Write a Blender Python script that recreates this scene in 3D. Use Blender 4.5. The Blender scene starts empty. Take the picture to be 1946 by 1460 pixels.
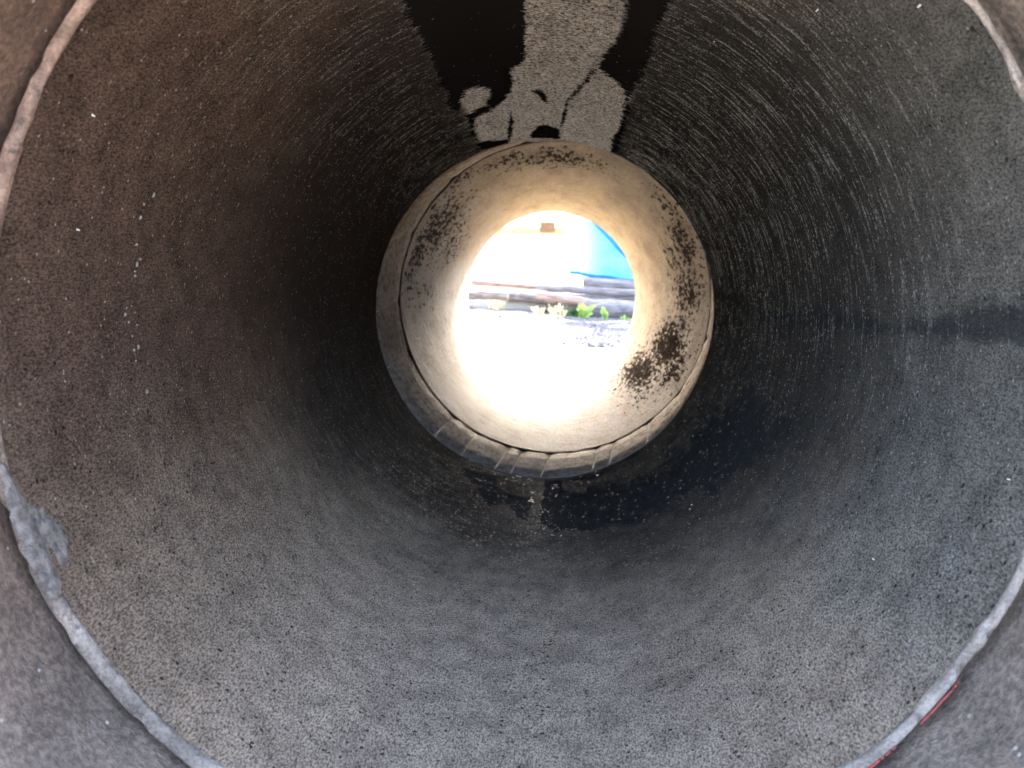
import bpy, math, random
import numpy as np
from mathutils import Vector

random.seed(7)
RNG = np.random.default_rng(11)
sc = bpy.context.scene
col = sc.collection
rad = math.radians

# ------------------------------------------------------------------ camera, sky, sun, exposure
AX = 0.385                       # height of the near pipe's axis above the ground (pipe axis runs along +Y)
YAW, PITCH = -0.054022, -0.115779
cam_d = bpy.data.cameras.new('camera')
cam = bpy.data.objects.new('camera', cam_d)
col.objects.link(cam)
cam.location = (0.02439, 0.0, AX + 0.04292)
fw = Vector((math.sin(YAW) * math.cos(PITCH), math.cos(YAW) * math.cos(PITCH), math.sin(PITCH)))
cam.rotation_euler = fw.to_track_quat('-Z', 'Y').to_euler()
cam_d.sensor_fit = 'HORIZONTAL'
cam_d.sensor_width = 36.0
cam_d.lens = 1570.0 / 1946.0 * 36.0
cam_d.clip_start = 0.02
cam_d.clip_end = 3000.0
cam_d.dof.use_dof = True
cam_d.dof.focus_distance = 0.78
cam_d.dof.aperture_fstop = 11.5
sc.camera = cam

SUN_EL, SUN_AZ = 31.0, 14.0      # azimuth from +Y towards +X
world = bpy.data.worlds.new('World')
sc.world = world
world.use_nodes = True
wn = world.node_tree
wn.nodes.clear()
sky = wn.nodes.new('ShaderNodeTexSky')
sky.sky_type = 'NISHITA'
sky.sun_disc = False
sky.sun_elevation = rad(SUN_EL)
sky.sun_rotation = rad(SUN_AZ)
sky.air_density = 0.75
sky.dust_density = 6.0
sky.ozone_density = 0.4
bg = wn.nodes.new('ShaderNodeBackground')
bg.inputs['Strength'].default_value = 0.15
wo = wn.nodes.new('ShaderNodeOutputWorld')
wn.links.new(sky.outputs[0], bg.inputs[0])
wn.links.new(bg.outputs[0], wo.inputs[0])

sun_d = bpy.data.lights.new('sun', 'SUN')
sun_d.energy = 2.6
sun_d.angle = rad(0.5)
sun_d.color = (1.0, 0.93, 0.82)
sun = bpy.data.objects.new('sun', sun_d)
col.objects.link(sun)
sd = Vector((-math.sin(rad(SUN_AZ)) * math.cos(rad(SUN_EL)), -math.cos(rad(SUN_AZ)) * math.cos(rad(SUN_EL)), -math.sin(rad(SUN_EL))))
sun.rotation_euler = sd.to_track_quat('-Z', 'Y').to_euler()
sun.location = (4, 20, 12)

sc.view_settings.view_transform = 'Standard'
sc.view_settings.look = 'None'
sc.view_settings.gamma = 1.0
sc.view_settings.exposure = 4.22
sc.cycles.max_bounces = 12
sc.cycles.diffuse_bounces = 10
sc.cycles.glossy_bounces = 6
sc.cycles.sample_clamp_indirect = 6.0
sc.cycles.caustics_reflective = False
sc.cycles.caustics_refractive = False

# ------------------------------------------------------------------ node helper
class NT:
    def __init__(s, name):
        s.m = bpy.data.materials.new(name)
        s.m.use_nodes = True
        s.t = s.m.node_tree
        s.t.nodes.clear()
        s.out = s.t.nodes.new('ShaderNodeOutputMaterial')
        s.b = s.t.nodes.new('ShaderNodeBsdfPrincipled')
        s.t.links.new(s.b.outputs[0], s.out.inputs[0])
        s.tc = s.t.nodes.new('ShaderNodeTexCoord')
        s.obj = s.tc.outputs['Object']
    def put(s, sock, v):
        if v is None: return
        if hasattr(v, 'default_value') or hasattr(v, 'is_output'):
            s.t.links.new(v, sock)
        else:
            sock.default_value = v
    def math(s, op, a, b=None, c=None, clamp=False):
        n = s.t.nodes.new('ShaderNodeMath'); n.operation = op; n.use_clamp = clamp
        s.put(n.inputs[0], a); s.put(n.inputs[1], b); s.put(n.inputs[2], c)
        return n.outputs[0]
    def scale(s, vec, xyz):
        n = s.t.nodes.new('ShaderNodeVectorMath'); n.operation = 'MULTIPLY'
        s.put(n.inputs[0], vec); n.inputs[1].default_value = xyz
        return n.outputs[0]
    def noise(s, scale, detail=3.0, rough=0.55, vec=None, dist=0.0, color=False):
        n = s.t.nodes.new('ShaderNodeTexNoise')
        s.put(n.inputs['Vector'], vec if vec is not None else s.obj)
        n.inputs['Scale'].default_value = scale; n.inputs['Detail'].default_value = detail
        n.inputs['Roughness'].default_value = rough; n.inputs['Distortion'].default_value = dist
        return n.outputs['Color' if color else 'Fac']
    def voro(s, scale, vec=None, feature='F1', rnd=1.0):
        n = s.t.nodes.new('ShaderNodeTexVoronoi'); n.feature = feature
        s.put(n.inputs['Vector'], vec if vec is not None else s.obj)
        n.inputs['Scale'].default_value = scale; n.inputs['Randomness'].default_value = rnd
        return n
    def ramp(s, v, lo, hi, a=0.0, b=1.0, smooth=True):
        n = s.t.nodes.new('ShaderNodeMapRange')
        n.interpolation_type = 'SMOOTHSTEP' if smooth else 'LINEAR'
        s.put(n.inputs[0], v); s.put(n.inputs[1], lo); s.put(n.inputs[2], hi)
        s.put(n.inputs[3], a); s.put(n.inputs[4], b)
        return n.outputs[0]
    def mix(s, f, a, b, mode='MIX'):
        n = s.t.nodes.new('ShaderNodeMix'); n.data_type = 'RGBA'; n.blend_type = mode
        n.clamp_factor = True
        s.put(n.inputs[0], f); s.put(n.inputs[6], a); s.put(n.inputs[7], b)
        return n.outputs[2]
    def attr(s, name):
        n = s.t.nodes.new('ShaderNodeAttribute'); n.attribute_name = name
        return n.outputs['Fac']
    def sep(s, v):
        n = s.t.nodes.new('ShaderNodeSeparateXYZ'); s.put(n.inputs[0], v)
        return n.outputs
    def bump(s, h, dist, strength=1.0, normal=None):
        n = s.t.nodes.new('ShaderNodeBump')
        n.inputs['Strength'].default_value = strength; n.inputs['Distance'].default_value = dist
        s.put(n.inputs['Height'], h)
        if normal is not None: s.put(n.inputs['Normal'], normal)
        return n.outputs[0]
    def done(s, base, rough=0.8, normal=None, spec=0.5):
        s.put(s.b.inputs['Base Color'], base); s.put(s.b.inputs['Roughness'], rough)
        s.put(s.b.inputs['Specular IOR Level'], spec)
        if normal is not None: s.put(s.b.inputs['Normal'], normal)
        return s.m

def rgb(r, g, b): return (r, g, b, 1.0)

# ------------------------------------------------------------------ materials: the near (dark) pipe
def mat_dark_concrete():
    n = NT('dark_cast_concrete')
    o = n.obj
    ring = n.scale(o, (22.0, 210.0, 22.0))               # streaks that run round the bore
    ringf = n.scale(o, (60.0, 640.0, 60.0))
    og = n.scale(o, (1.0, 0.5, 1.0))
    grain = n.noise(760.0, 3.0, 0.65, vec=og)
    grain2 = n.noise(1500.0, 2.0, 0.6, vec=og)
    clump = n.noise(38.0, 4.0, 0.6)
    big = n.noise(5.0, 4.0, 0.55)
    streak = n.noise(1.0, 3.0, 0.6, vec=ring, dist=0.0)
    streakf = n.noise(1.0, 2.0, 0.6, vec=ringf)
    # stains
    tar = n.attr('tar')
    edge = n.noise(190.0, 6.0, 0.75)
    edge2 = n.noise(1.0, 3.0, 0.6, vec=n.scale(o, (14.0, 260.0, 14.0)))
    wob = n.math('ADD', n.math('ADD', n.math('MULTIPLY', n.math('SUBTRACT', edge, 0.5), 0.018), n.math('MULTIPLY', n.math('SUBTRACT', n.noise(48.0, 5.0, 0.7), 0.5), 0.016)), n.math('MULTIPLY', n.math('SUBTRACT', edge2, 0.5), n.attr('rag')))
    tmask = n.ramp(n.math('ADD', tar, wob), -0.0010, 0.0012, 1.0, 0.0)
    damp = n.ramp(n.math('ADD', n.attr('damp'), n.math('MULTIPLY', n.math('SUBTRACT', n.noise(26.0, 5.0, 0.7, vec=n.scale(o, (1.0, 0.45, 1.0))), 0.5), n.attr('dampwob'))), n.math('MULTIPLY', n.attr('dampwob'), -0.15), n.math('MULTIPLY', n.attr('dampwob'), 0.15), 1.0, 0.0)
    keep = n.math('SUBTRACT', 1.0, tmask); keep0 = keep
    # colour: grey cement, warm bounce light painted on the left flank, cool skylight on the right
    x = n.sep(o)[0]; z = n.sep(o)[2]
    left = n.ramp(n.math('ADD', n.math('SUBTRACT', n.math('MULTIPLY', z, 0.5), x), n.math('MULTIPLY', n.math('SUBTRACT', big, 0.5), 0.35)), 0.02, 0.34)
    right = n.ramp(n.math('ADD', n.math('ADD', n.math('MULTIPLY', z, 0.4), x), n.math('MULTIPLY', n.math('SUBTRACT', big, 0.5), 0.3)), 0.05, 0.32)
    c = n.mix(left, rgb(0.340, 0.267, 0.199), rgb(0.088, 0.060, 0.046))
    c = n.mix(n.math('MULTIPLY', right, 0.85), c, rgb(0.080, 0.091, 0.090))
    c = n.mix(n.ramp(clump, 0.35, 0.7), c, n.mix(1.0, c, rgb(0.70, 0.70, 0.70), 'MULTIPLY'))
    c = n.mix(1.0, c, n.mix(n.ramp(grain, 0.32, 0.68), rgb(0.42, 0.42, 0.42), rgb(1.65, 1.62, 1.58)), 'MULTIPLY')
    c = n.mix(n.ramp(big, 0.35, 0.65), n.mix(1.0, c, rgb(0.78, 0.78, 0.78), 'MULTIPLY'), c)
    crown = n.attr('crown'); grit = n.noise(330.0, 4.0, 0.75, vec=n.scale(o, (0.8, 0.6, 0.8)))
    c = n.mix(n.math('MULTIPLY', crown, n.ramp(grit, 0.50, 0.36)), c, rgb(0.03, 0.027, 0.024))
    c = n.mix(n.math('MULTIPLY', crown, n.math('MULTIPLY', n.ramp(grit, 0.40, 0.60), n.ramp(n.noise(34.0, 4.0, 0.65, vec=n.scale(o, (1.3, 0.5, 1.3))), 0.30, 0.52, 0.35, 1.0))), c, rgb(0.66, 0.56, 0.45))  # gritty strip painted paler for the far opening's grazing reflection
    # painted falloff of light: bore colour darkens patchily towards the far end
    depth_shade = n.math('ADD', n.attr('depth_shade'), n.math('MULTIPLY', n.math('SUBTRACT', n.noise(9.0, 6.0, 0.68, vec=n.scale(o, (1.0, 0.5, 1.0))), 0.5), 0.9))
    depth_shade = n.math('ADD', depth_shade, n.math('MULTIPLY', n.math('SUBTRACT', grain, 0.5), 0.5))
    fm = n.math('MULTIPLY', n.ramp(depth_shade, -0.45, 0.55), n.math('SUBTRACT', 1.0, n.math('MULTIPLY', crown, 0.9)))
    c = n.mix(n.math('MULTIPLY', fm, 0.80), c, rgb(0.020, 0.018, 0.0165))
    # dark specks of sand, a few millimetres apart
    v3 = n.voro(430.0, vec=og); vr3 = n.sep(v3.outputs['Color'])
    speck = n.math('MULTIPLY', n.ramp(v3.outputs['Distance'], 0.14, 0.40, 1.0, 0.0), n.math('GREATER_THAN', vr3[0], 0.62))
    c = n.mix(n.math('MULTIPLY', n.math('MULTIPLY', speck, keep0), n.math('ADD', 0.25, n.math('MULTIPLY', vr3[1], 0.55))), c, rgb(0.03, 0.028, 0.026))
    # pits and pale aggregate
    v = n.voro(190.0); vr = n.sep(v.outputs['Color'])
    pit = n.math('MULTIPLY', n.ramp(v.outputs['Distance'], n.math('MULTIPLY', vr[2], 0.16), n.math('ADD', 0.12, n.math('MULTIPLY', vr[2], 0.22)), 1.0, 0.0), n.math('GREATER_THAN', vr[0], n.math('ADD', n.ramp(clump, 0.3, 0.65, 0.86, 0.38), n.ramp(z, -0.20, 0.08, 0.0, 0.28))))
    v2 = n.voro(230.0); vr2 = n.sep(v2.outputs['Color'])
    pale = n.math('MULTIPLY', n.ramp(v2.outputs['Distance'], 0.14, 0.26, 1.0, 0.0), n.math('GREATER_THAN', vr2[1], 0.91))
    c = n.mix(n.math('MULTIPLY', pit, 0.85), c, rgb(0.018, 0.018, 0.020))
    c = n.mix(n.math('MULTIPLY', pale, 0.55), c, rgb(0.42, 0.40, 0.38))
    c = n.mix(n.math('MULTIPLY', damp, 0.8), c, rgb(0.022, 0.024, 0.026))
    c = n.mix(tmask, c, rgb(0.009, 0.008, 0.0075))
    c = n.mix(n.math('MULTIPLY', n.math('MULTIPLY', n.attr('ridge'), keep0), n.ramp(n.math('ADD', n.math('MULTIPLY', streak, 0.7), n.math('MULTIPLY', grain, 0.5)), 0.62, 0.78)), c, rgb(0.20, 0.20, 0.195))
    sheen_specks = n.math('MULTIPLY', tmask, n.math('GREATER_THAN', vr2[2], 0.975))  # pale specks paint tiny glints on the black patches
    c = n.mix(n.math('MULTIPLY', sheen_specks, n.ramp(v2.outputs['Distance'], 0.12, 0.30, 0.8, 0.0)), c, rgb(0.30, 0.27, 0.24))
    ruff = n.math('ADD', 0.12, n.math('MULTIPLY', n.attr('ridge'), 1.0))
    h = n.math('ADD', n.math('MULTIPLY', grain, 1.0), n.math('MULTIPLY', grain2, 0.35))
    h = n.math('ADD', h, n.math('MULTIPLY', n.math('ADD', n.math('MULTIPLY', streak, 1.6), n.math('MULTIPLY', streakf, 0.9)), ruff))
    h = n.math('ADD', h, n.math('MULTIPLY', n.math('MULTIPLY', grit, crown), 2.2))
    h = n.math('SUBTRACT', h, n.math('MULTIPLY', pit, 1.2))
    h = n.math('ADD', n.math('MULTIPLY', h, keep), n.math('MULTIPLY', tmask, 0.15))
    # only scattered grains of quartz are glossy
    gv = n.sep(n.voro(760.0, vec=n.scale(o, (0.6, 0.8, 0.6))).outputs['Color'])
    patchy = n.math('ADD', n.math('MULTIPLY', n.ramp(clump, 0.45, 0.66), 0.012), n.math('MULTIPLY', n.math('MULTIPLY', n.ramp(streak, 0.45, 0.65), n.attr('ridge')), 0.26))
    glint = n.math('GREATER_THAN', gv[0], n.math('SUBTRACT', 0.996, n.math('ADD', n.math('MULTIPLY', n.math('MULTIPLY', crown, crown), 0.42), patchy)))
    glint = n.math('MULTIPLY', n.math('MULTIPLY', glint, keep), n.math('ADD', 0.5, n.math('MULTIPLY', crown, 0.4)))
    nb = n.bump(h, 0.0024, 1.0)
    n.b.inputs['Diffuse Roughness'].default_value = 1.0
    rough = n.math('ADD', n.ramp(grain2, 0.3, 0.7, 0.38, 0.66), n.math('MULTIPLY', tmask, 0.5))
    return n.done(c, rough, nb, spec=glint)

def mat_rim():
    n = NT('pale_rim_concrete')
    g = n.noise(420.0, 4.0, 0.65); b = n.noise(30.0, 4.0, 0.6)
    x = n.sep(n.obj)[0]; z = n.sep(n.obj)[2]
    warm = n.ramp(n.math('SUBTRACT', n.math('MULTIPLY', z, 0.6), x), 0.1, 0.35)
    c = n.mix(warm, rgb(0.42, 0.365, 0.315), rgb(0.36, 0.245, 0.19))
    c = n.mix(1.0, c, n.mix(n.ramp(b, 0.3, 0.7), rgb(0.45, 0.45, 0.45), rgb(1.15, 1.15, 1.15)), 'MULTIPLY')
    c = n.mix(1.0, c, n.mix(n.ramp(g, 0.3, 0.7), rgb(0.7, 0.7, 0.7), rgb(1.15, 1.15, 1.15)), 'MULTIPLY')
    d = n.noise(75.0, 6.0, 0.72)
    c = n.mix(n.math('MULTIPLY', n.ramp(d, 0.52, 0.66), 0.75), c, rgb(0.075, 0.066, 0.058))
    return n.done(c, 0.75, n.bump(n.math('ADD', g, n.math('MULTIPLY', n.math('ADD', b, d), 2.0)), 0.0016, 1.0), spec=0.25)

def mat_socket():
    n = NT('socket_concrete')
    g = n.noise(260.0, 4.0, 0.65); b = n.noise(22.0, 4.0, 0.6); f = n.noise(900.0, 2.0)
    x = n.sep(n.obj)[0]; z = n.sep(n.obj)[2]
    warm = n.ramp(n.math('SUBTRACT', n.math('MULTIPLY', z, 0.7), x), 0.05, 0.36)
    c = n.mix(warm, rgb(0.195, 0.155, 0.122), rgb(0.155, 0.095, 0.068))
    c = n.mix(1.0, c, n.mix(n.ramp(b, 0.3, 0.7), rgb(0.65, 0.65, 0.65), rgb(1.2, 1.2, 1.2)), 'MULTIPLY')
    c = n.mix(1.0, c, n.mix(n.ramp(g, 0.32, 0.7), rgb(0.6, 0.6, 0.6), rgb(1.35, 1.35, 1.35)), 'MULTIPLY')
    v = n.voro(210.0); vr = n.sep(v.outputs['Color'])
    pale = n.math('MULTIPLY', n.ramp(v.outputs['Distance'], 0.18, 0.32, 1.0, 0.0), n.math('GREATER_THAN', vr[1], 0.975))
    c = n.mix(pale, c, rgb(0.42, 0.39, 0.35))
    return n.done(c, 0.75, n.bump(n.math('ADD', g, n.math('MULTIPLY', f, 0.4)), 0.0016, 1.0))

def mat_outer():
    n = NT('weathered_outer_concrete')
    g = n.noise(40.0, 5.0, 0.65); b = n.noise(4.0, 4.0, 0.6)
    c = n.mix(n.ramp(b, 0.3, 0.7), rgb(0.24, 0.23, 0.21), rgb(0.38, 0.36, 0.33))
    return n.done(c, 0.9, n.bump(g, 0.003, 0.6))

def mat_light_concrete(mould=True):
    n = NT('pale_stained_concrete' if mould else 'pale_mortar')
    o = n.obj
    oy = n.scale(o, (1.0, 0.25, 1.0))
    b = n.noise(9.0, 6.0, 0.65, vec=n.scale(o, (1.6, 0.5, 1.6))); g = n.noise(170.0, 4.0, 0.65, vec=oy); m = n.noise(32.0, 5.0, 0.7)
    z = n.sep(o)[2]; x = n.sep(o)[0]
    warm = n.ramp(n.math('ADD', n.math('ADD', n.math('MULTIPLY', z, 0.8), n.math('MULTIPLY', x, 0.9)), n.math('MULTIPLY', n.math('SUBTRACT', b, 0.5), 0.4)), -0.26, 0.24)  # glow painted into the upper right as paler, warmer colour; greyer dirt lower left
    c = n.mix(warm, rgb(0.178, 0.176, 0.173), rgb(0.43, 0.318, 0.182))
    c = n.mix(n.ramp(b, 0.38, 0.68), c, n.mix(1.0, c, rgb(0.66, 0.63, 0.60), 'MULTIPLY'))
    c = n.mix(1.0, c, n.mix(n.ramp(g, 0.3, 0.7), rgb(0.82, 0.82, 0.82), rgb(1.1, 1.1, 1.1)), 'MULTIPLY')
    smear = n.noise(1.0, 4.0, 0.65, vec=n.scale(o, (34.0, 9.0, 34.0)))
    nospot = 1.0
    h = n.math('ADD', g, n.math('MULTIPLY', m, 0.6))
    if mould:
        d = n.attr('mould')
        sp = n.noise(1.0, 3.0, 0.72, vec=n.scale(o, (112.0, 27.0, 112.0)))
        thr = n.math('SUBTRACT', 0.645, n.math('MULTIPLY', d, 0.24))
        spots = n.math('MULTIPLY', n.ramp(n.math('SUBTRACT', sp, thr), -0.015, 0.05), n.ramp(d, 0.03, 0.15))
        nospot = n.math('SUBTRACT', 1.0, spots, clamp=True)
        c = n.mix(n.math('MULTIPLY', n.ramp(d, 0.1, 1.0), n.ramp(smear, 0.35, 0.7)), c, n.mix(1.0, c, rgb(0.32, 0.30, 0.28), 'MULTIPLY'))
        c = n.mix(n.math('MULTIPLY', spots, 0.9), c, rgb(0.020, 0.018, 0.017))
    else:
        sp = n.noise(70.0, 5.0, 0.75)
        c = n.mix(n.math('MULTIPLY', n.ramp(sp, 0.46, 0.62), 0.75), c, rgb(0.06, 0.055, 0.05))
        c = n.mix(1.0, c, rgb(1.35, 1.28, 1.22), 'MULTIPLY')
    return n.done(c, 0.7, n.bump(h, 0.0015, 0.8), spec=n.math('MULTIPLY', nospot, 0.04))

def mat_simple(name, c0, c1, scale, rough=0.8, bumpd=0.003, detail=4.0, vecscale=None, spec=0.4):
    n = NT(name)
    v = n.scale(n.obj, vecscale) if vecscale else None
    a = n.noise(scale, detail, 0.6, vec=v)
    c = n.mix(n.ramp(a, 0.3, 0.7), rgb(*c0), rgb(*c1))
    return n.done(c, rough, n.bump(a, bumpd, 0.8), spec=spec)

M = {}
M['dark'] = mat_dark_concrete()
M['rim'] = mat_rim()
M['socket'] = mat_socket()
M['outer'] = mat_outer()
M['light'] = mat_light_concrete(True)
M['segment'] = mat_light_concrete(False)
M['grout'] = mat_simple('pale_grout', (0.26, 0.235, 0.20), (0.40, 0.36, 0.31), 120.0, 0.85, 0.001)
M['groove'] = mat_simple('dark_joint_groove', (0.012, 0.011, 0.010), (0.03, 0.027, 0.024), 90.0, 0.95, 0.001, 4.0, None, 0.0)
M['mortar'] = mat_simple('smeared_mortar', (0.10, 0.09, 0.085), (0.27, 0.24, 0.215), 150.0, 0.8, 0.004, 8.0, None, 0.1)
M['fleck'] = mat_simple('pale_cement_fleck', (0.20, 0.19, 0.16), (0.32, 0.30, 0.26), 200.0, 0.7, 0.0006)
M['white_grain'] = mat_simple('white_quartz_grain', (0.62, 0.62, 0.62), (0.8, 0.8, 0.8), 200.0, 0.4, 0.0003)
M['red'] = mat_simple('red_marking_paint', (0.16, 0.05, 0.045), (0.42, 0.055, 0.045), 260.0, 0.45, 0.0004)
M['ground'] = mat_simple('pale_sandy_gravel', (0.19, 0.175, 0.15), (0.29, 0.27, 0.24), 7.0, 0.95, 0.01, 8.0)
M['stone'] = mat_simple('grey_gravel_stone', (0.045, 0.047, 0.052), (0.16, 0.16, 0.17), 20.0, 0.9, 0.003)  # gravel kept dark to carry the heap's shadow in its colour
M['bark'] = mat_simple('weathered_grey_timber', (0.13, 0.11, 0.10), (0.32, 0.28, 0.27), 6.0, 0.9, 0.01, 6.0, (1.0, 8.0, 8.0))
M['bark_red'] = mat_simple('reddish_brown_timber', (0.20, 0.12, 0.09), (0.46, 0.32, 0.25), 6.0, 0.9, 0.01, 6.0, (1.0, 8.0, 8.0))
M['bark_dark'] = mat_simple('dark_brown_timber', (0.09, 0.07, 0.06), (0.30, 0.24, 0.20), 6.0, 0.9, 0.01, 6.0, (1.0, 8.0, 8.0))
M['sunlit_pale'] = mat_simple('sunlit_pale_timber', (0.36, 0.33, 0.29), (0.56, 0.53, 0.48), 6.0, 0.9, 0.01, 6.0, (1.0, 8.0, 8.0))  # painted pale for the sunlight on the left-hand logs
M['cut'] = mat_simple('sawn_timber_end', (0.28, 0.20, 0.13), (0.40, 0.31, 0.22), 30.0, 0.9, 0.003)
M['wall'] = mat_simple('white_painted_render', (0.74, 0.73, 0.70), (0.82, 0.81, 0.79), 3.0, 0.8, 0.004)
M['roof'] = mat_simple('pale_sheet_roof', (0.62, 0.62, 0.60), (0.75, 0.75, 0.73), 2.0, 0.5, 0.002)
M['fascia'] = mat_simple('ochre_timber_board', (0.40, 0.29, 0.12), (0.52, 0.38, 0.18), 3.0, 0.8, 0.004)
M['shutter'] = mat_simple('brown_shutter', (0.15, 0.075, 0.03), (0.22, 0.11, 0.05), 6.0, 0.7, 0.003)
def mat_tarp():
    n = NT('blue_tarpaulin')
    a = n.noise(6.0, 4.0, 0.6)
    c = n.mix(n.ramp(a, 0.3, 0.7), rgb(0.10, 0.36, 0.55), rgb(0.18, 0.47, 0.65))
    x = n.sep(n.obj)[0]
    washout = n.ramp(n.math('ADD', x, n.math('MULTIPLY', a, 0.25)), -2.45, -1.85)  # left end painted pale where sunlight washes the sheet out
    c = n.mix(washout, rgb(0.66, 0.76, 0.80), c)
    n.done(c, 0.45, n.bump(a, 0.02, 0.6))
    tr = n.t.nodes.new('ShaderNodeBsdfTranslucent'); n.put(tr.inputs['Color'], c)
    ms = n.t.nodes.new('ShaderNodeMixShader'); ms.inputs[0].default_value = 0.30
    n.t.links.new(n.b.outputs[0], ms.inputs[1]); n.t.links.new(tr.outputs[0], ms.inputs[2])
    n.t.links.new(ms.outputs[0], n.out.inputs[0])
    return n.m
M['tarp'] = mat_tarp()
M['hem'] = mat_simple('dark_blue_hem', (0.01, 0.13, 0.34), (0.02, 0.19, 0.44), 8.0, 0.5, 0.003)
def mat_leaf(name, c0, c1):
    n = NT(name)
    a = n.noise(25.0, 3.0)
    c = n.mix(n.ramp(a, 0.3, 0.7), rgb(*c0), rgb(*c1))
    n.done(c, 0.5)
    tr = n.t.nodes.new('ShaderNodeBsdfTranslucent'); n.put(tr.inputs['Color'], c)
    ms = n.t.nodes.new('ShaderNodeMixShader'); ms.inputs[0].default_value = 0.45
    n.t.links.new(n.b.outputs[0], ms.inputs[1]); n.t.links.new(tr.outputs[0], ms.inputs[2])
    n.t.links.new(ms.outputs[0], n.out.inputs[0])
    return n.m
M['leaf'] = mat_leaf('fresh_green_leaf', (0.24, 0.38, 0.07), (0.36, 0.52, 0.16))
M['leaf_dark'] = mat_leaf('dark_green_leaf', (0.04, 0.09, 0.02), (0.07, 0.14, 0.03))
M['straw'] = mat_leaf('dry_yellow_grass', (0.52, 0.48, 0.24), (0.66, 0.62, 0.38))

# ------------------------------------------------------------------ object helpers
def link(name, verts, faces, mat, parent=None, smooth=True, kind=None):
    me = bpy.data.meshes.new(name)
    verts = np.asarray(verts, dtype=np.float32)
    if isinstance(faces, np.ndarray):
        k = faces.shape[1]
        me.vertices.add(len(verts)); me.vertices.foreach_set('co', verts.ravel())
        me.loops.add(faces.size); me.loops.foreach_set('vertex_index', faces.astype(np.int32).ravel())
        me.polygons.add(len(faces)); me.polygons.foreach_set('loop_start', np.arange(0, faces.size, k, dtype=np.int32))
        me.update(calc_edges=True)
    else:
        me.from_pydata([tuple(map(float, v)) for v in verts], [], faces)
        me.update()
    if smooth:
        me.polygons.foreach_set('use_smooth', np.ones(len(me.polygons), dtype=bool))
    me.materials.append(mat)
    o = bpy.data.objects.new(name, me)
    col.objects.link(o)
    if parent is not None: o.parent = parent
    if kind: o['kind'] = kind
    return o

def setattr_f(o, name, arr):
    a = o.data.attributes.new(name, 'FLOAT', 'POINT')
    a.data.foreach_set('value', np.asarray(arr, dtype=np.float32).ravel())

def thing(name, label, cat, loc=(0, 0, 0), group=None):
    o = bpy.data.objects.new(name, None)
    o.empty_display_size = 0.1
    col.objects.link(o)
    o.location = loc
    o['label'] = label; o['category'] = cat
    if group: o['group'] = group
    return o

def tag(o, label, cat, group=None):
    o['label'] = label; o['category'] = cat
    if group: o['group'] = group
    return o

def grid_faces(ny, nt, wrap=True):
    i = np.arange(ny - 1)[:, None]; j = np.arange(nt if wrap else nt - 1)[None, :]
    j1 = (j + 1) % nt
    a = i * nt + j; b = i * nt + j1; c = (i + 1) * nt + j1; d = (i + 1) * nt + j
    return np.stack([a, b, c, d], -1).reshape(-1, 4)

def pnoise(ny, nt, ky, kt, rng):
    """smooth value noise on a (y, theta) grid, periodic in theta; ky, kt cells"""
    g = rng.standard_normal((ky + 2, kt))
    y = np.linspace(0, ky, ny, endpoint=False); t = np.linspace(0, kt, nt, endpoint=False)
    yi = y.astype(int); ti = t.astype(int)
    fy = (y - yi); ft = (t - ti)
    fy = (fy * fy * (3 - 2 * fy))[:, None]; ft = (ft * ft * (3 - 2 * ft))[None, :]
    a = g[yi][:, ti]; b = g[yi][:, (ti + 1) % kt]; c = g[yi + 1][:, ti]; d = g[yi + 1][:, (ti + 1) % kt]
    return (a * (1 - ft) + b * ft) * (1 - fy) + (c * (1 - ft) + d * ft) * fy

def sdf_poly(px, py, poly):
    """signed distance (negative inside) of points to a polygon"""
    p = np.asarray(poly, float); n = len(p)
    best = np.full(px.shape, 1e9); inside = np.zeros(px.shape, bool)
    for i in range(n):
        ax, ay = p[i]; bx, by = p[(i + 1) % n]
        dx, dy = bx - ax, by - ay
        t = np.clip(((px - ax) * dx + (py - ay) * dy) / (dx * dx + dy * dy + 1e-12), 0, 1)
        best = np.minimum(best, np.hypot(px - ax - t * dx, py - ay - t * dy))
        with np.errstate(divide='ignore', invalid='ignore'):
            c = ((ay > py) != (by > py)) & (px < (bx - ax) * (py - ay) / (by - ay + 1e-15) + ax)
        inside ^= c
    return np.where(inside, -best, best)

R = 0.30
YB = 0.35                                   # weight of length against arc in the stain outlines
def surf(poly): return [(math.radians(t) * R, y * YB) for t, y in poly]

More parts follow.
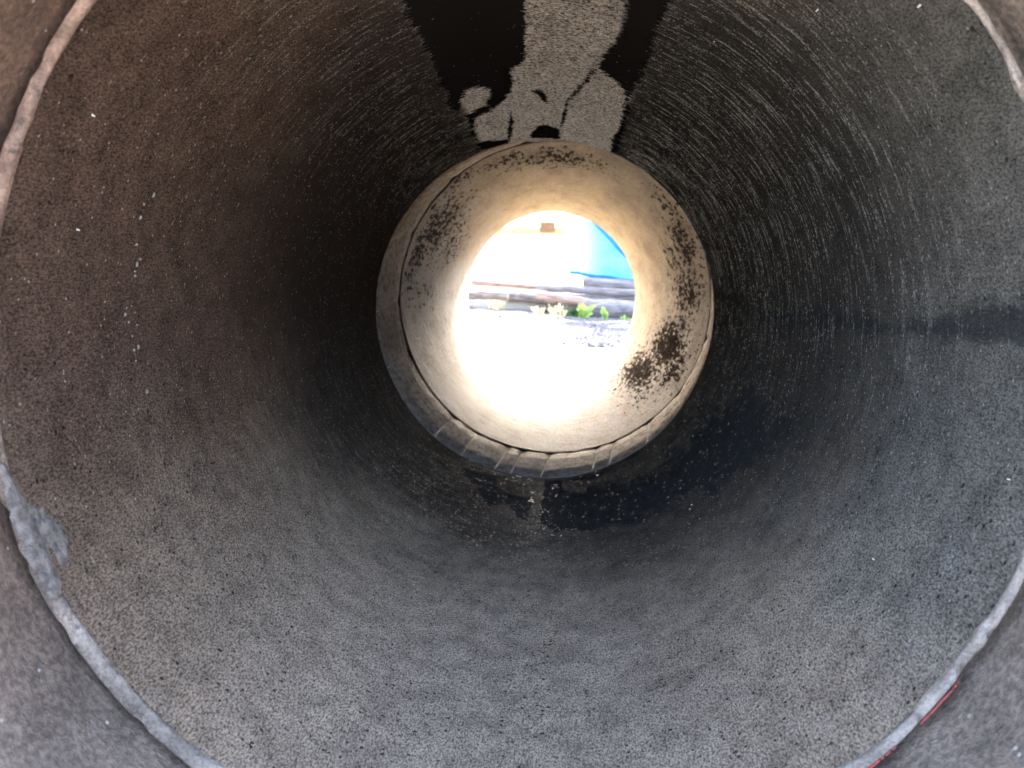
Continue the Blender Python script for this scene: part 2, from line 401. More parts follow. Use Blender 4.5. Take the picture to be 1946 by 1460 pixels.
# stains on the bore, as (degrees round the pipe, metres along it)
TAR = [
 [(109.8,.667),(110.3,.692),(110.6,.737),(110.8,.776),(111.1,.834),(111.3,.903),(111.4,.949),(111.7,1.007),(111.7,1.066),(113.3,1.093),(111.3,1.147),(109.6,1.093),(107.4,1.057),(104.2,1.052),(102,1.085),(102.1,1.116),(103.9,1.154),(102.9,1.201),(100.3,1.173),(97.1,1.11),(96.2,1.069),(96.5,1.007),(94,.998),(92.6,.972),(91.3,.776),(91,.60),(109,.58)],
 [(110.4,1.187),(104.6,1.165),(102.4,1.163),(103.9,1.206),(108.9,1.224),(110.1,1.286),(110.7,1.378),(111.7,1.31),(110.1,1.237)],
 [(111.1,1.388),(106.2,1.419),(101.3,1.453),(101.7,1.48),(108.8,1.48),(111.9,1.45)],
 [(98.6,1.234),(98.5,1.318),(100.9,1.446),(101.9,1.44),(99.6,1.313)],
 [(91.9,1.121),(89.8,1.117),(88.5,1.15),(88.4,1.199),(89.4,1.179),(90.3,1.149)],
 [(94,1.414),(91.2,1.363),(88.7,1.35),(84.8,1.386),(84.7,1.474),(94.4,1.466)],
 [(75,.58),(74.4,.696),(73.8,.746),(73.1,.808),(74.2,.876),(76.3,.926),(76.1,.948),(77.3,.97),(74.3,1.005),(70.9,1.031),(69.1,1.067),(68,1.132),(67.8,1.204),(67.2,1.27),(68.6,1.352),(66.9,1.474),(65.7,1.441),(66.4,1.261),(66.7,1.13),(67.6,1.081),(67.5,.982),(67.1,.884),(68.2,.805),(67.7,.756),(67.9,.687),(68,.58)],
 [(77.8,.996),(78.9,1.042),(80.9,1.108),(83.2,1.171),(83.9,1.258),(84.8,1.358),(84.2,1.37),(83.1,1.256),(82.6,1.179),(80.4,1.115),(78.4,1.048),(77.1,.997)],
 [(-117.8,1.411),(-109.3,1.299),(-105.6,1.242),(-99.3,1.264),(-96.1,1.205),(-93.6,1.198),(-92.5,1.286),(-93.8,1.332),(-100.1,1.336),(-104.8,1.373),(-105,1.438),(-117.2,1.455)],
 [(-89.1,1.329),(-90.4,1.249),(-89.2,1.178),(-85.6,1.133),(-80.2,1.166),(-77,1.189),(-79.8,1.26),(-72.9,1.296),(-82.9,1.38),(-83.5,1.462),(-71.7,1.425),(-56.5,1.429),(-55.9,1.499),(-71.5,1.449),(-89.5,1.46)],
]
DAMP = [
 [(3.7,1.154),(3.5,1.046),(3.6,.817),(2.7,.691),(5.4,.555),(6.6,.495),(2,.495),(1.3,.599),(.9,.748),(-.2,.88),(-.4,1.154)],
 [(-84.7,1.163),(-79.1,1.125),(-51,1.043),(-20.1,.918),(-18.4,1.136),(-31.8,1.258),(-52.3,1.279),(-74.4,1.365)],
]

# ================================================================== NEAR PIPE
near = thing('concrete_pipe', 'dark grey concrete pipe nearest the viewer with black tar stains along its crown', 'concrete pipe', (0, 0, AX), 'concrete pipes laid end to end')
Y0, Y1 = 0.4528, 1.4766
NY, NTH = 470, 880
ys = np.linspace(Y0 + 0.004, Y1, NY); th = np.linspace(-math.pi, math.pi, NTH, endpoint=False)
TT, YY = np.meshgrid(th, ys)
ridge = np.exp(-((np.degrees(TT) - 48) / 45) ** 2) + 0.45 * np.exp(-((np.degrees(TT) - 122) / 22) ** 2) + 0.25 * np.exp(-((np.degrees(TT) + 135) / 35) ** 2)
ridge *= np.clip((YY - 0.50) / 0.12, 0, 1)
disp = 0.0007 * pnoise(NY, NTH, 9, 14, RNG) + 0.00022 * pnoise(NY, NTH, 60, 160, RNG)
crest = np.maximum(pnoise(NY, NTH, 70, 26, RNG), 0) * 0.0008 + np.maximum(pnoise(NY, NTH, 150, 44, RNG), 0) * 0.0005
tar = np.full(TT.shape, 1e3)
for p in TAR[:8]: tar = np.minimum(tar, sdf_poly(TT * R, YY * YB, surf(p)))
damp = np.full(TT.shape, 1e3)
for p in DAMP + TAR[8:]: damp = np.minimum(damp, sdf_poly(TT * R, YY * YB, surf(p)))
nottar = np.clip(tar / 0.004, 0, 1)
# faint raised line left by the casting form, down the left side
a_ = (np.degrees(TT) % 360)
seam_y = 0.612 + 0.0011 * np.maximum(0, a_ - 175) + 0.0015 * np.sin(a_ * 0.31) + 0.0010 * np.sin(a_ * 0.83)
disp += 0.0011 * np.exp(-((YY - seam_y) / 0.0035) ** 2) * np.exp(-((a_ - 180) / 45) ** 4) * (0.6 + 0.4 * np.sin(a_ * 1.7))
RR = R + 0.0006 - disp - crest * ridge * nottar
V = np.stack([RR * np.cos(TT), YY, RR * np.sin(TT)], -1).reshape(-1, 3)
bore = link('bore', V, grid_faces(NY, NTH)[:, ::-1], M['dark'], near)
setattr_f(bore, 'tar', np.minimum(tar, 1.0)); setattr_f(bore, 'damp', np.minimum(damp, 1.0)); setattr_f(bore, 'ridge', np.clip(ridge, 0, 1))
deg = np.degrees(TT)
edge_r = np.where(YY > 0.99, 66.5, 73.0)
inner = np.clip((deg - edge_r) / 1.5, 0, 1) * np.clip((112 - deg) / 3, 0, 1)
setattr_f(bore, 'crown', np.clip(inner * np.clip((YY - 0.5) / 0.3, 0, 1) + 0.20 * np.exp(-((deg + 91) / (8 + 8 * np.clip((1.3 - YY) / 0.4, 0, 1))) ** 2) * np.clip((YY - 0.85) / 0.3, 0, 1), 0, 1))  # strips at top and floor that carry the painted reflection
outer_side = np.clip(np.abs(deg - 90) / 20, 0, 1) ** 2
depth_shade = (YY - 0.76) * 2.6 + 0.50 * np.cos(TT - rad(50)) - 0.12 * np.exp(-((deg + 100) / 25) ** 2)  # shade along the bore, painted darker with depth
setattr_f(bore, 'depth_shade', depth_shade)
setattr_f(bore, 'dampwob', 0.11 - 0.092 * np.exp(-((deg + 92) / 24) ** 4) - 0.07 * np.exp(-((deg - 3) / 8) ** 2))
setattr_f(bore, 'rag', 0.004 + 0.020 * outer_side)

def revolve(name, prof, mat, parent, nth=360, wob=0.0, cen=None, seed=1):
    """prof: list of (r, y); closed or open profile turned round +Y; cen(y) -> (cx, cz)"""
    rng = np.random.default_rng(seed)
    n = len(prof)
    cr = random.Random(seed)
    chips = [(cr.uniform(-math.pi, math.pi), cr.uniform(0.004, 0.03), cr.uniform(0.0006, 0.0028)) for _ in range(70)]
    t = np.linspace(-math.pi, math.pi, nth, endpoint=False)
    w = pnoise(n, nth, 1, 40, rng) * wob if wob else np.zeros((n, nth))
    w2 = pnoise(n, nth, 1, 110, rng) * wob * 0.6 if wob else np.zeros((n, nth))
    P = np.zeros((n, nth, 3))
    for i, (r, y) in enumerate(prof):
        cx, cz = cen(y) if cen else (0, 0)
        chip = np.zeros(nth)
        if name == 'rim':
            for tc, wd, dp in chips: chip += dp * np.exp(-(((t - tc + math.pi) % (2 * math.pi) - math.pi) / wd) ** 4)
        if name == 'rim' and r > 0.304: cx, cz = -0.0024, -0.0020
        rr = r + w[i] + w2[i]
        P[i, :, 0] = cx + rr * np.cos(t); P[i, :, 1] = y + w[i] * 0.4 + chip * max(0.0, 1 - (y - 0.452) / 0.006); P[i, :, 2] = cz + rr * np.sin(t)
    return link(name, P.reshape(-1, 3), grid_faces(n, nth), mat, parent)

def dense(prof, step):
    out = [prof[0]]
    for a, b in zip(prof[:-1], prof[1:]):
        k = max(1, int(math.hypot(a[0] - b[0], a[1] - b[1]) / step))
        for i in range(1, k + 1): out.append((a[0] + (b[0] - a[0]) * i / k, a[1] + (b[1] - a[1]) * i / k))
    return out

revolve('rim', [(0.3010, 0.4600), (0.3002, 0.4565), (0.3006, 0.4540), (0.3022, 0.4526), (0.3044, 0.4520), (0.3056, 0.4526), (0.3067, 0.4545), (0.3073, 0.4580), (0.3075, 0.4750)], M['rim'], near, 900, 0.0006, seed=4)
revolve('socket', dense([(0.3060, 0.4740), (0.3140, 0.4740), (0.3150, 0.4660), (0.3152, 0.4500), (0.3168, 0.4000), (0.3200, 0.3300), (0.3260, 0.3220), (0.3300, 0.3200)], 0.006)[::-1], M['socket'], near, 480, 0.0004, seed=5)
revolve('barrel', [(0.330, 0.3201), (0.375, 0.3205), (0.384, 0.330), (0.384, 0.560), (0.366, 0.600), (0.365, 1.475), (0.360, 1.4795), (0.305, 1.4795), (0.3004, 1.4770)], M['outer'], near, 240)

# smear of mortar on the lower left of the rim
def conform_patch(name, poly, mat, parent, hmax, res=0.0012, seed=2, ramp=0.006, ybase=None):
    p = np.array([(math.radians(t) * R, y) for t, y in poly])
    s0, y0 = p.min(0) - 0.004; s1, y1 = p.max(0) + 0.004
    ns, ny = int((s1 - s0) / res), int((y1 - y0) / res)
    S, Y = np.meshgrid(np.linspace(s0, s1, ns), np.linspace(y0, y1, ny))
    rng = np.random.default_rng(seed)
    d = sdf_poly(S, Y, p) + 0.0016 * pnoise(ny, ns, max(2, ny // 4), max(2, ns // 4), rng)
    h = hmax * np.clip(-d / ramp, -0.25, 1) ** 1.0 * (1 + 0.35 * pnoise(ny, ns, max(2, ny // 5), max(2, ns // 9), rng)) - 0.0006
    h = np.where(d > 0, np.minimum(h, -0.0012), h)
    rr = R - h
    t = S / R
    V = np.stack([rr * np.cos(t), Y, rr * np.sin(t)], -1).reshape(-1, 3)
    F = grid_faces(ny, ns, False)
    ok = (d.reshape(-1)[F] < 0.002).all(1)
    F = F[ok]
    used = np.unique(F); remap = -np.ones(len(V), int); remap[used] = np.arange(len(used))
    return link(name, V[used], remap[F][:, ::-1], mat, parent)
mp = conform_patch('mortar_smear', [(-174,.452),(-170.1,.4545),(-167.5,.457),(-164.2,.463),(-162.7,.474),(-160.0,.484),(-157.4,.485),(-155.4,.477),(-154.6,.465),(-152.8,.457),(-152.6,.449),(-160.5,.447),(-168,.449)], M['mortar'], near, 0.0019)
mp['label'] = 'pale lump of mortar smeared over the lower left rim'

# red paint left on the lower right of the rim
def rim_strip(name, t0, t1, r0, r1, mat, parent, seed):
    rng = random.Random(seed)
    n = 40; V = []; F = []
    for i in range(n + 1):
        u = i / n; t = rad(t0 + (t1 - t0) * u)
        k = math.sin(math.pi * min(1, max(0.02, u))) ** 0.5
        rm = (r0 + r1) / 2; hw = (r1 - r0) / 2 * k * rng.uniform(0.75, 1.1)
        k2 = rng.uniform(0.5, 1.0)
        for r, y in ((rm - hw * k2, 0.4524), (rm - hw * k2, 0.4508), (rm + hw, 0.4510), (rm + hw, 0.4535)):
            V.append((-0.0024 + r * math.cos(t), y, -0.0020 + r * math.sin(t)))
        if i and rng.random() > 0.12:
            for j in range(3): F.append((4*(i-1)+j, 4*i+j, 4*i+j+1, 4*(i-1)+j+1))
    return link(name, V, F, mat, parent)
rim_strip('paint_streak', -52.5, -44.0, 0.3053, 0.3066, M['red'], near, 1)['label'] = 'longer bright red paint streak low on the rim'
rim_strip('paint_streak', -40.5, -34.5, 0.3056, 0.3065, M['red'], near, 2)['label'] = 'short dull red paint streak higher on the rim'

# broken pale flecks along an old casting line, and single white grains
def flecks(name, spots, mat, parent, seed):
    rng = random.Random(seed); V = []; F = []
    for (t, y, ln, wd, hh) in spots:
        c = math.radians(t); tilt = rng.uniform(-0.5, 0.5); b = len(V); k = 7
        for i in range(k):
            a = 2 * math.pi * i / k; q = rng.uniform(0.7, 1.2)
            ds = math.cos(a) * ln * q; dy = math.sin(a) * wd * q
            s = ds * math.cos(tilt) - dy * math.sin(tilt); yy = ds * math.sin(tilt) + dy * math.cos(tilt)
            tt = c + s / R; r = R + 0.0012
            V.append((r * math.cos(tt), y + yy, r * math.sin(tt)))
        for i in range(k):
            a = 2 * math.pi * i / k; q = rng.uniform(0.45, 0.7)
            s = math.cos(a) * ln * q; yy = math.sin(a) * wd * q; tt = c + s / R; r = R - hh
            V.append((r * math.cos(tt), y + yy, r * math.sin(tt)))
        for i in range(k):
            j = (i + 1) % k
            F.append((b + i, b + j, b + k + j, b + k + i))
        F.append(tuple(b + k + i for i in range(k)))
    return link(name, V, F, mat, parent, smooth=False, kind='stuff')
rng = random.Random(5); spots = []
for i in range(22):
    t = rng.choice([rng.uniform(158, 190), rng.uniform(160, 183), rng.uniform(197, 240)])
    y = 0.612 + 0.0011 * max(0, t - 175) + rng.gauss(0, 0.004 if t < 195 else 0.022)
    spots.append((t, y, rng.uniform(0.0006, 0.0024), rng.uniform(0.0002, 0.0005), rng.uniform(0.0003, 0.0005)))
flecks('cement_fleck', spots, M['fleck'], near, 6)
flecks('white_grain', [(49.1,.586,.0008,.0010,.0012),(41.5,.493,.0006,.0007,.001),(-13.4,.494,.0006,.0006,.001),(150.4,.509,.0008,.0009,.001),(164.4,.533,.0007,.0007,.001),(-31,.60,.0006,.0006,.001),(58,.75,.001,.001,.001)], M['white_grain'], near, 7)

# ================================================================== FAR PIPE
far = thing('concrete_pipe', 'pale sunlit concrete pipe at the far end with black mould specks', 'concrete pipe', (0, 0, AX), 'concrete pipes laid end to end')
FY0, FY1 = 1.614, 2.9835
def fcen(y):
    u = (y - FY0) / (FY1 - FY0)
    return 0.0186 + (0.0033 - 0.0186) * u, 0.0197 + (0.0114 - 0.0197) * u
NY, NTH = 300, 540
ys = np.linspace(FY0, FY1, NY); th = np.linspace(-math.pi, math.pi, NTH, endpoint=False)
TT, YY = np.meshgrid(th, ys)
U = (YY - FY0) / (FY1 - FY0); CX = 0.0186 - 0.0153 * U; CZ = 0.0197 - 0.0083 * U
RR = R - 0.0008 * pnoise(NY, NTH, 12, 18, RNG) - 0.0004 * pnoise(NY, NTH, 70, 90, RNG)
V = np.stack([CX + RR * np.cos(TT), YY, CZ + RR * np.sin(TT)], -1).reshape(-1, 3)
fb = link('bore', V, grid_faces(NY, NTH)[:, ::-1], M['light'], far)
D = np.degrees(TT); mould = np.zeros(TT.shape)
for t0, y0, st, sy, a in [(147,1.86,18,.26,.85),(160,1.74,12,.12,.9),(172,1.70,9,.10,.7),(152,2.2,12,.3,.6),(143,2.1,9,.15,.6),(23,1.80,15,.17,.9),(38,1.72,12,.10,.65),(3,1.88,13,.22,.95),(18,2.0,10,.2,.6),(-22,2.02,14,.28,1.25),(-40,2.2,13,.34,1.2),(-30,1.8,14,.14,.85),(-10,1.9,9,.15,.75),(-47,1.95,10,.2,.6),(90,1.80,20,.12,.85),(112,1.72,12,.07,.7),(130,1.66,10,.06,.7),(178,1.95,8,.25,.45)]:
    dd = (D - t0 + 180) % 360 - 180
    mould = np.maximum(mould, a * np.exp(-(dd / st) ** 2 - ((YY - y0) / sy) ** 2))
setattr_f(fb, 'mould', mould)
# outer shell with a broken far lip
rng2 = np.random.default_rng(21)
lip = pnoise(2, 360, 1, 70, rng2)[0]
revolve('barrel', [(0.3002, FY1 - 0.001), (0.306, FY1 + 0.002), (0.360, FY1 + 0.001), (0.365, FY1 - 0.006), (0.365, 1.74), (0.385, 1.70), (0.385, 1.50), (0.375, 1.484), (0.330, 1.484)], M['outer'], far, 360, 0.0010, cen=lambda y: fcen(max(FY0, y)), seed=9)

# mortar bed of the joint with its separate blocks of mortar
def jcen(y):
    u = min(1, max(0, (y - 1.484) / (1.607 - 1.484)))
    return 0.001 + 0.0176 * u, 0.0197 * u
bed = revolve('mortar_bed', dense([(0.335, 1.484), (0.3045, 1.485), (0.3035, 1.605), (0.3045, 1.6072)], 0.02), M['grout'], far, 240, cen=jcen)
revolve('joint_groove', [(0.3042, 1.6074), (0.3040, 1.613), (0.3042, 1.6225)], M['groove'], far, 240, cen=jcen)  # near-black ring lining the groove of the joint
cuts = [-180, -160, -131, -120, -107, -101.5, -91, -73, -67, -52, -36, -14, 10, 40, 70, 100, 130, 155, 180]
rs = random.Random(3)
for a0, a1 in zip(cuts[:-1], cuts[1:]):
    pt = 0.14 if -135 < a0 < -40 else 0.06
    k = max(4, int((a1 - a0) / 2.5)); V = []; F = []
    sk0, sk1 = rs.uniform(-2, 2), rs.uniform(-2, 2)
    hh = rs.uniform(0.0, 0.0012)
    yl = [1.486, 1.488, 1.53, 1.57, 1.603, 1.6065]
    hl = [0.3040, 0.3016, 0.3008, 0.3004, 0.3003, 0.3040]
    for q, (y, r) in enumerate(zip(yl, hl)):
        f = (y - 1.486) / 0.12; cx, cz = jcen(y)
        for i in range(k + 1):
            u = i / k
            t = rad((a0 + pt) + (a1 - a0 - 2 * pt) * u + (sk0 * (1 - u) * (a0 > -180) + sk1 * u * (a1 < 180)) * (f - 0.5) * (0.4 if pt < 0.2 else 1.0))
            rr = r + hh * 0.4 + rs.uniform(-0.0004, 0.0004) + (0.0030 if i in (0, k) else 0)
            V.append((cx + rr * math.cos(t), y, cz + rr * math.sin(t)))
    for q in range(len(yl) - 1):
        for i in range(k):
            a = q * (k + 1) + i
            F.append((a, a + k + 1, a + k + 2, a + 1))
    link('mortar_block', V, F, M['segment'], bed)

# ================================================================== OUTSIDE
def gz(x, y):
    if y < 2.5: return 0.0
    u = min(1.0, (y - 2.5) / 6.5)
    return 0.135 * u * u * (3 - 2 * u) + max(0, min(40.0, y) - 9) * 0.004 - 0.055 * u * max(-4.0, min(4.0, x))
gy = np.concatenate([np.linspace(-400, -8, 16), np.linspace(-6, 16, 111), np.linspace(18, 60, 22), np.linspace(80, 900, 20)])
gx = np.concatenate([np.linspace(-600, -12, 14), np.linspace(-8, 8, 81), np.linspace(12, 600, 14)])
GX, GY = np.meshgrid(gx, gy)
GZ = np.vectorize(gz)(GX, GY) + 0.012 * RNG.standard_normal(GX.shape) * (GY > 3.4) * (np.abs(GX) < 8) * (GY < 16)
ground = link('ground', np.stack([GX, GY, GZ], -1).reshape(-1, 3), grid_faces(len(gy), len(gx), False), M['ground'], kind='structure')

def rock(V, F, x, y, z, s, r):
    b = len(V)
    pts = [(1,0,0),(-1,0,0),(0,1,0),(0,-1,0),(0,0,1),(0,0,-1)]
    for p in pts: V.append((x + p[0]*s*r.uniform(.7,1.3), y + p[1]*s*r.uniform(.7,1.3), z + p[2]*s*r.uniform(.4,.8)))
    for f in [(0,2,4),(2,1,4),(1,3,4),(3,0,4),(2,0,5),(1,2,5),(3,1,5),(0,3,5)]: F.append(tuple(b + i for i in f))
V = []; F = []; r = random.Random(9)
for i in range(14000):
    y = 8.6 - min(3.2, abs(r.gauss(0, 1.6))); x = 0.14 + abs(r.gauss(0.5, 0.5)) + 0.10 * math.sin(y * 5)
    if r.random() < .03: x = r.uniform(-.9, .3); y = r.uniform(5.5, 8.8)
    rock(V, F, x, y, gz(x, y) + 0.004, r.uniform(0.006, 0.02) * (1.7 if r.random() < .05 else 1), r)
link('gravel', V, F, M['stone'], smooth=False, kind='stuff')

def make_log(name, p0, p1, rad0, rad1, mat, label, group, seed, sides=14, n=14):
    rs = random.Random(seed)
    p0 = Vector(p0); p1 = Vector(p1); d = (p1 - p0); L = d.length; d.normalize()
    root = thing(name, label, 'log', p0.lerp(p1, .5), group)
    root.rotation_euler = d.to_track_quat('X', 'Z').to_euler()
    V = []; F = []
    prof = [rs.uniform(0.86, 1.10) for _ in range(sides)]
    sag = [(rs.uniform(-.12, .12), rs.uniform(-.12, .12)) for _ in range(n + 1)]
    for i in range(n + 1):
        u = i / n; rr = rad0 + (rad1 - rad0) * u
        for j in range(sides):
            a = 2 * math.pi * j / sides; q = rr * prof[j] * rs.uniform(.94, 1.06)
            V.append(((u - .5) * L, q * math.cos(a) + sag[i][0] * rr, q * math.sin(a) + sag[i][1] * rr))
    for i in range(n):
        for j in range(sides):
            k = (j + 1) % sides
            F.append((i*sides+j, i*sides+k, (i+1)*sides+k, (i+1)*sides+j))
    link('bark', V, F, mat, root)
    for end in (0, n):
        ring = V[end*sides:(end+1)*sides]; x = ring[0][0] + (-.004 if end == 0 else .004)
        cy = sum(v[1] for v in ring) / sides; cz = sum(v[2] for v in ring) / sides
        W = [(x, cy, cz)] + ring
        link('cut_end', W, [(0, 1 + j, 1 + (j + 1) % sides) for j in range(sides)], M['cut'], root, smooth=False)
    return root

G = 'weathered timbers heaped across the yard'
def W(p): return (p[0], p[1], p[2] + AX)
make_log('timber_log', W((.09, 8.8, -.150)), W((2.3, 8.8, -.270)), .105, .10, M['bark'], 'thick grey log lying on the ground at the right, lowest of the heap', G, 1)
make_log('timber_pole', W((-.183, 9.02, .046)), W((2.3, 9.0, -.085)), .042, .05, M['bark'], 'long thin grey pole lying along the top of the thick log', G, 2, 10)
make_log('timber_plank', W((-.93, 9.3, .104)), W((.22, 9.3, .022)), .035, .03, M['bark_red'], 'reddish brown timber at the left, topmost of the heap', G, 3, 8)
make_log('timber_log', W((-1.35, 8.9, .000)), W((-.50, 8.9, -.045)), .052, .05, M['bark_dark'], 'short dark brown log at the far left with its sawn end showing', G, 4)
make_log('timber_log', W((-.18, 8.68, -.03)), W((.33, 8.62, -.112)), .048, .042, M['bark_red'], 'short reddish log leaning in front of the thick grey log', G, 5)
make_log('timber_log', W((.317, 9.45, .100)), W((2.3, 9.4, -.02)), .075, .07, M['bark'], 'pale grey log right below the edge of the blue tarpaulin', G, 6)
make_log('timber_log', W((-1.5, 9.55, .135)), W((-.27, 9.5, .06)), .065, .06, M['sunlit_pale'], 'log painted pale as sunlit, lying behind the reddish brown timber', G, 7)
make_log('timber_log', W((-.55, 9.2, -.045)), W((.11, 9.15, -.11)), .055, .05, M['bark_dark'], 'dark log in the middle of the heap, half behind the weeds', G, 8)
make_log('timber_log', W((-1.6, 9.25, -.10)), W((.2, 9.35, -.19)), .085, .08, M['sunlit_pale'], 'grey log painted pale as sunlit, at the bottom left of the heap', G, 10)
make_log('timber_log', W((-.2, 9.25, -.135)), W((2.4, 9.2, -.262)), .09, .09, M['bark_dark'], 'dark log lying right behind the thick grey log', G, 11)

# heap under a blue tarpaulin
t = thing('tarpaulin_heap', 'tall heap under a sky blue tarpaulin behind the grey logs', 'tarpaulin', (2.6, 11.0, gz(2.6, 11.0)))
NX, NV = 70, 60
rs = np.random.default_rng(31)
wr = pnoise(NV, NX, 9, 12, rs) * 0.030 + pnoise(NV, NX, 22, 30, rs) * 0.010
V = np.zeros((NV, NX, 3))
for j in range(NX):
    x = 0.16 + (6.0 - 0.16) * (j / (NX - 1)) ** 1.4
    zb = AX + .232 - .132 * (x - .16) if x < 2.2 else AX - .037
    H = 1.45 + 1.05 * min(1, max(0, (x - .16) / 1.2)) ** 0.8
    for i in range(NV):
        v = i / (NV - 1)
        pts = [(9.92, zb), (10.02, AX + .3 + .15 * H), (10.25, H * 0.93), (10.7, H), (12.2, H * 0.98), (12.8, H * 0.8), (13.1, .25)]
        q = v * (len(pts) - 1); a = min(int(q), len(pts) - 2); f = q - a
        y = pts[a][0] * (1 - f) + pts[a + 1][0] * f; z = pts[a][1] * (1 - f) + pts[a + 1][1] * f
        V[i, j] = (x - 2.6 + wr[i, j] * .6, y - 11.0 + wr[i, j], z - gz(2.6, 11.0) + wr[i, j] * .3)
link('tarpaulin', V.reshape(-1, 3), grid_faces(NV, NX, False), M['tarp'], t)
# doubled fold of the sheet, running down to the right, and the hem along its foot
def band(name, pts, w, mat, parent, off):
    V = []; F = []
    for i, (x, y, z) in enumerate(pts):
        for dz, dy in ((w, 0.0), (w * .5, -.035), (-w * .5, -.035), (-w, 0.0)):
            V.append((x - off[0], y + dy - off[1], z + dz - off[2]))
        if i:
            for k in range(3): F.append((4*(i-1)+k, 4*i+k, 4*i+k+1, 4*(i-1)+k+1))
    return link(name, V, F, mat, parent)
off = (2.6, 11.0, gz(2.6, 11.0))
band('hem', [(0.17 + i * .1, 9.90, AX + .225 - .132 * i * .1 + .006 * math.sin(i * 1.7)) for i in range(20)], .022, M['hem'], t, off)
band('fold', [(0.26 + i * .06, 9.98, AX + .98 - .044 * i - .0016 * i * i) for i in range(14)], .030, M['hem'], t, off)  # darker blue puts the shade along the fold into its colour
# timber stacked under the sheet keeps it off the ground
hb = []
def box(V, F, x0, x1, y0, y1, z0, z1):
    b = len(V)
    for z in (z0, z1):
        for (x, y) in ((x0, y0), (x1, y0), (x1, y1), (x0, y1)): V.append((x, y, z))
    for f in ((0,3,2,1),(4,5,6,7),(0,1,5,4),(1,2,6,5),(2,3,7,6),(3,0,4,7)): F.append(tuple(b + i for i in f))
V = []; F = []
for k in range(2):
    box(V, F, .19 - 2.6, 3.2, -.95, 1.9, -.10 + k * .24, .11 + k * .24)
link('timber_stack', V, F, M['bark'], t, smooth=False)

# pale building beyond the yard
bld = thing('white_building', 'white rendered building beyond the logs with an ochre eaves board', 'building', (-4.2, 25.0, gz(-4.2, 25.0)))
z0 = gz(-4.2, 25.0); zt = AX + 1.66 - z0
V = []; F = []; box(V, F, -6, 4.9, 0, 6, -.2, zt); link('wall', V, F, M['wall'], bld, smooth=False)
V = [(-6.4, -.45, zt + .09), (5.3, -.45, zt + .09), (5.3, 3, zt + 1.15), (-6.4, 3, zt + 1.15), (-6.4, 6.4, zt + .09), (5.3, 6.4, zt + .09)]
V += [(x, y, z + .06) for x, y, z in V]
F = [(0,3,2,1),(3,4,5,2),(6,7,8,9),(9,8,11,10),(0,1,7,6),(1,2,8,7),(2,5,11,8),(5,4,10,11),(4,3,9,10),(3,0,6,9)]
link('roof', V, F, M['roof'], bld, smooth=False)
for x0, x1, zz in ((-6.4, .2, 0), (.25, 2.9, .012), (2.95, 5.3, .02)):
    V = []; F = []; box(V, F, x0, x1, -.50, -.452, zt - .07 + zz, zt + .125 + zz); link('eaves_board', V, F, M['fascia'], bld, smooth=False)
wnd = None
V = []; F = []; box(V, F, 3.72, 4.16, -.62, -.502, zt + .0, zt + .26); wnd = link('shutter_box', V, F, M['shutter'], bld, smooth=False)
V = []; F = []; box(V, F, 3.66, 4.22, -.66, -.50, zt + .262, zt + .30); link('shutter_cap', V, F, M['fascia'], wnd, smooth=False)

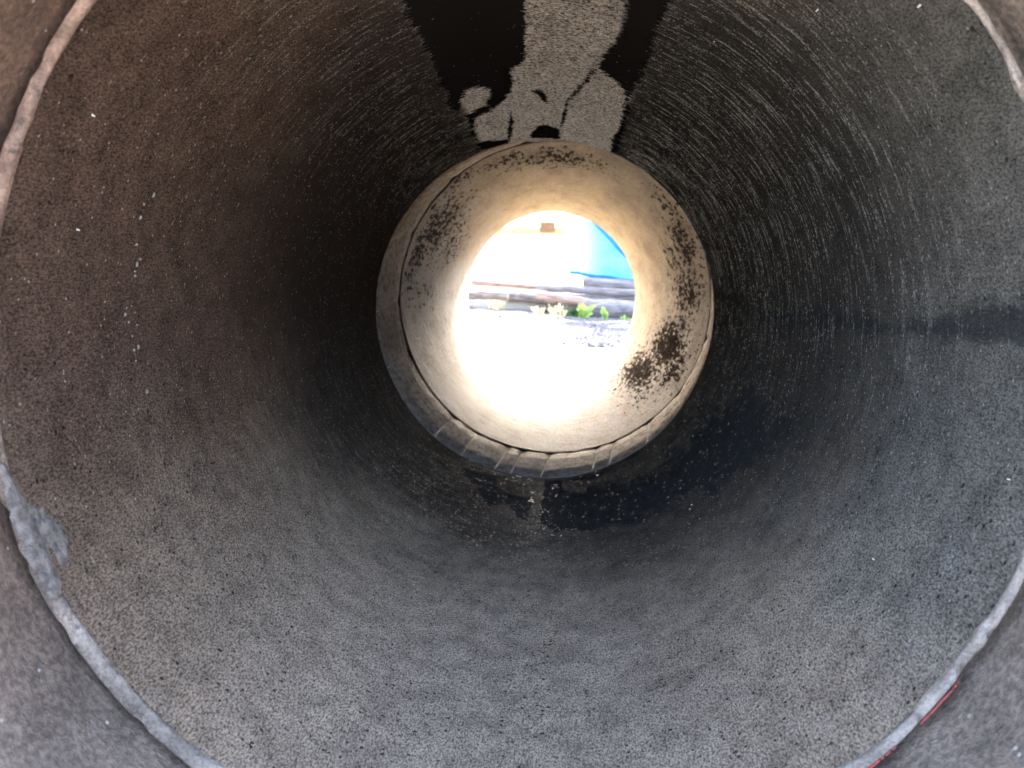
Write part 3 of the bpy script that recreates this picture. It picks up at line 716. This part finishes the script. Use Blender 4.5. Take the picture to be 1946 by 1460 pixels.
# weeds
def weed(label, x, y, h, n, mat, wid, spread, seed, upright=0.6, group='weeds in front of the timbers', name='weed_plant'):
    rs = random.Random(seed)
    root = thing(name, label, 'plant', (x, y, gz(x, y) - .01), group)
    V = []; F = []; SV = []; SF = []
    for i in range(n):
        az = rs.uniform(0, 2 * math.pi); el = rs.uniform(upright, 1.45); L = h * rs.uniform(.55, 1.0)
        bx = rs.uniform(-1, 1) * spread; by = rs.uniform(-1, 1) * spread; bz = rs.uniform(0, .35) * h
        d = Vector((math.cos(az) * math.cos(el), math.sin(az) * math.cos(el), math.sin(el)))
        s = d.cross(Vector((rs.uniform(-1, 1), rs.uniform(-1, 1), .3))).normalized()
        b = len(V); p = Vector((bx, by, bz)); nrm = d.cross(s)
        for q, ww, dr in ((0, .12, 0), (.3, .8, .02), (.6, 1.0, 0), (.85, .6, -.05), (1.0, .06, -.12)):
            c = p + d * (L * q) + Vector((0, 0, dr * L * 1.2))
            V.append(c - s * wid * ww); V.append(c + nrm * wid * .25 * ww); V.append(c + s * wid * ww)
        for q in range(4):
            for e in range(2):
                F.append((b + 3*q + e, b + 3*q + e + 1, b + 3*q + e + 4, b + 3*q + e + 3))
    link('foliage', V, F, mat, root)
    rr = max(.003, wid * .15)
    for k in range(6): a = k * math.pi / 3; SV.append((rr * math.cos(a), rr * math.sin(a), 0))
    for k in range(6): a = k * math.pi / 3; SV.append((rr * .5 * math.cos(a), rr * .5 * math.sin(a), h * .7))
    link('stem', SV, [(k, (k + 1) % 6, 6 + (k + 1) % 6, 6 + k) for k in range(6)], mat, root)
    return root
weed('bright green bushy weed in front of the thick grey log', .29, 8.3, .17, 26, M['leaf'], .022, .035, 1)
weed('single upright oval leaved weed right of the bushy weed', .50, 8.3, .15, 6, M['leaf'], .026, .006, 2, 1.1)
weed('dark low weed at the left end of the thick grey log', .18, 8.55, .12, 18, M['leaf_dark'], .016, .05, 3)
weed('thin yellow green weed at the far right by the log', .72, 8.35, .08, 9, M['leaf'], .012, .05, 4)
weed('tall straw yellow grass tuft in the middle of the yard', .03, 8.3, .16, 30, M['straw'], .007, .07, 5, 1.0, name='grass_tuft')
weed('straw yellow grass tuft before the dark log', -.17, 8.4, .12, 22, M['straw'], .007, .06, 6, 1.0, name='grass_tuft')
weed('dry grass tuft alone on the pale ground, left of the middle', -.36, 7.3, .06, 16, M['straw'], .006, .04, 7, .7, name='grass_tuft')
weed('lowest dry grass tuft at the far left', -.52, 6.4, .05, 14, M['straw'], .006, .04, 8, .7, name='grass_tuft')
weed('small dry sprig close to the pipe end', -.25, 6.3, .05, 8, M['straw'], .005, .015, 9, .9, name='grass_tuft')
weed('yellow green weed spreading over the left logs', -.62, 9.0, .20, 24, M['straw'], .010, .10, 10, .7)
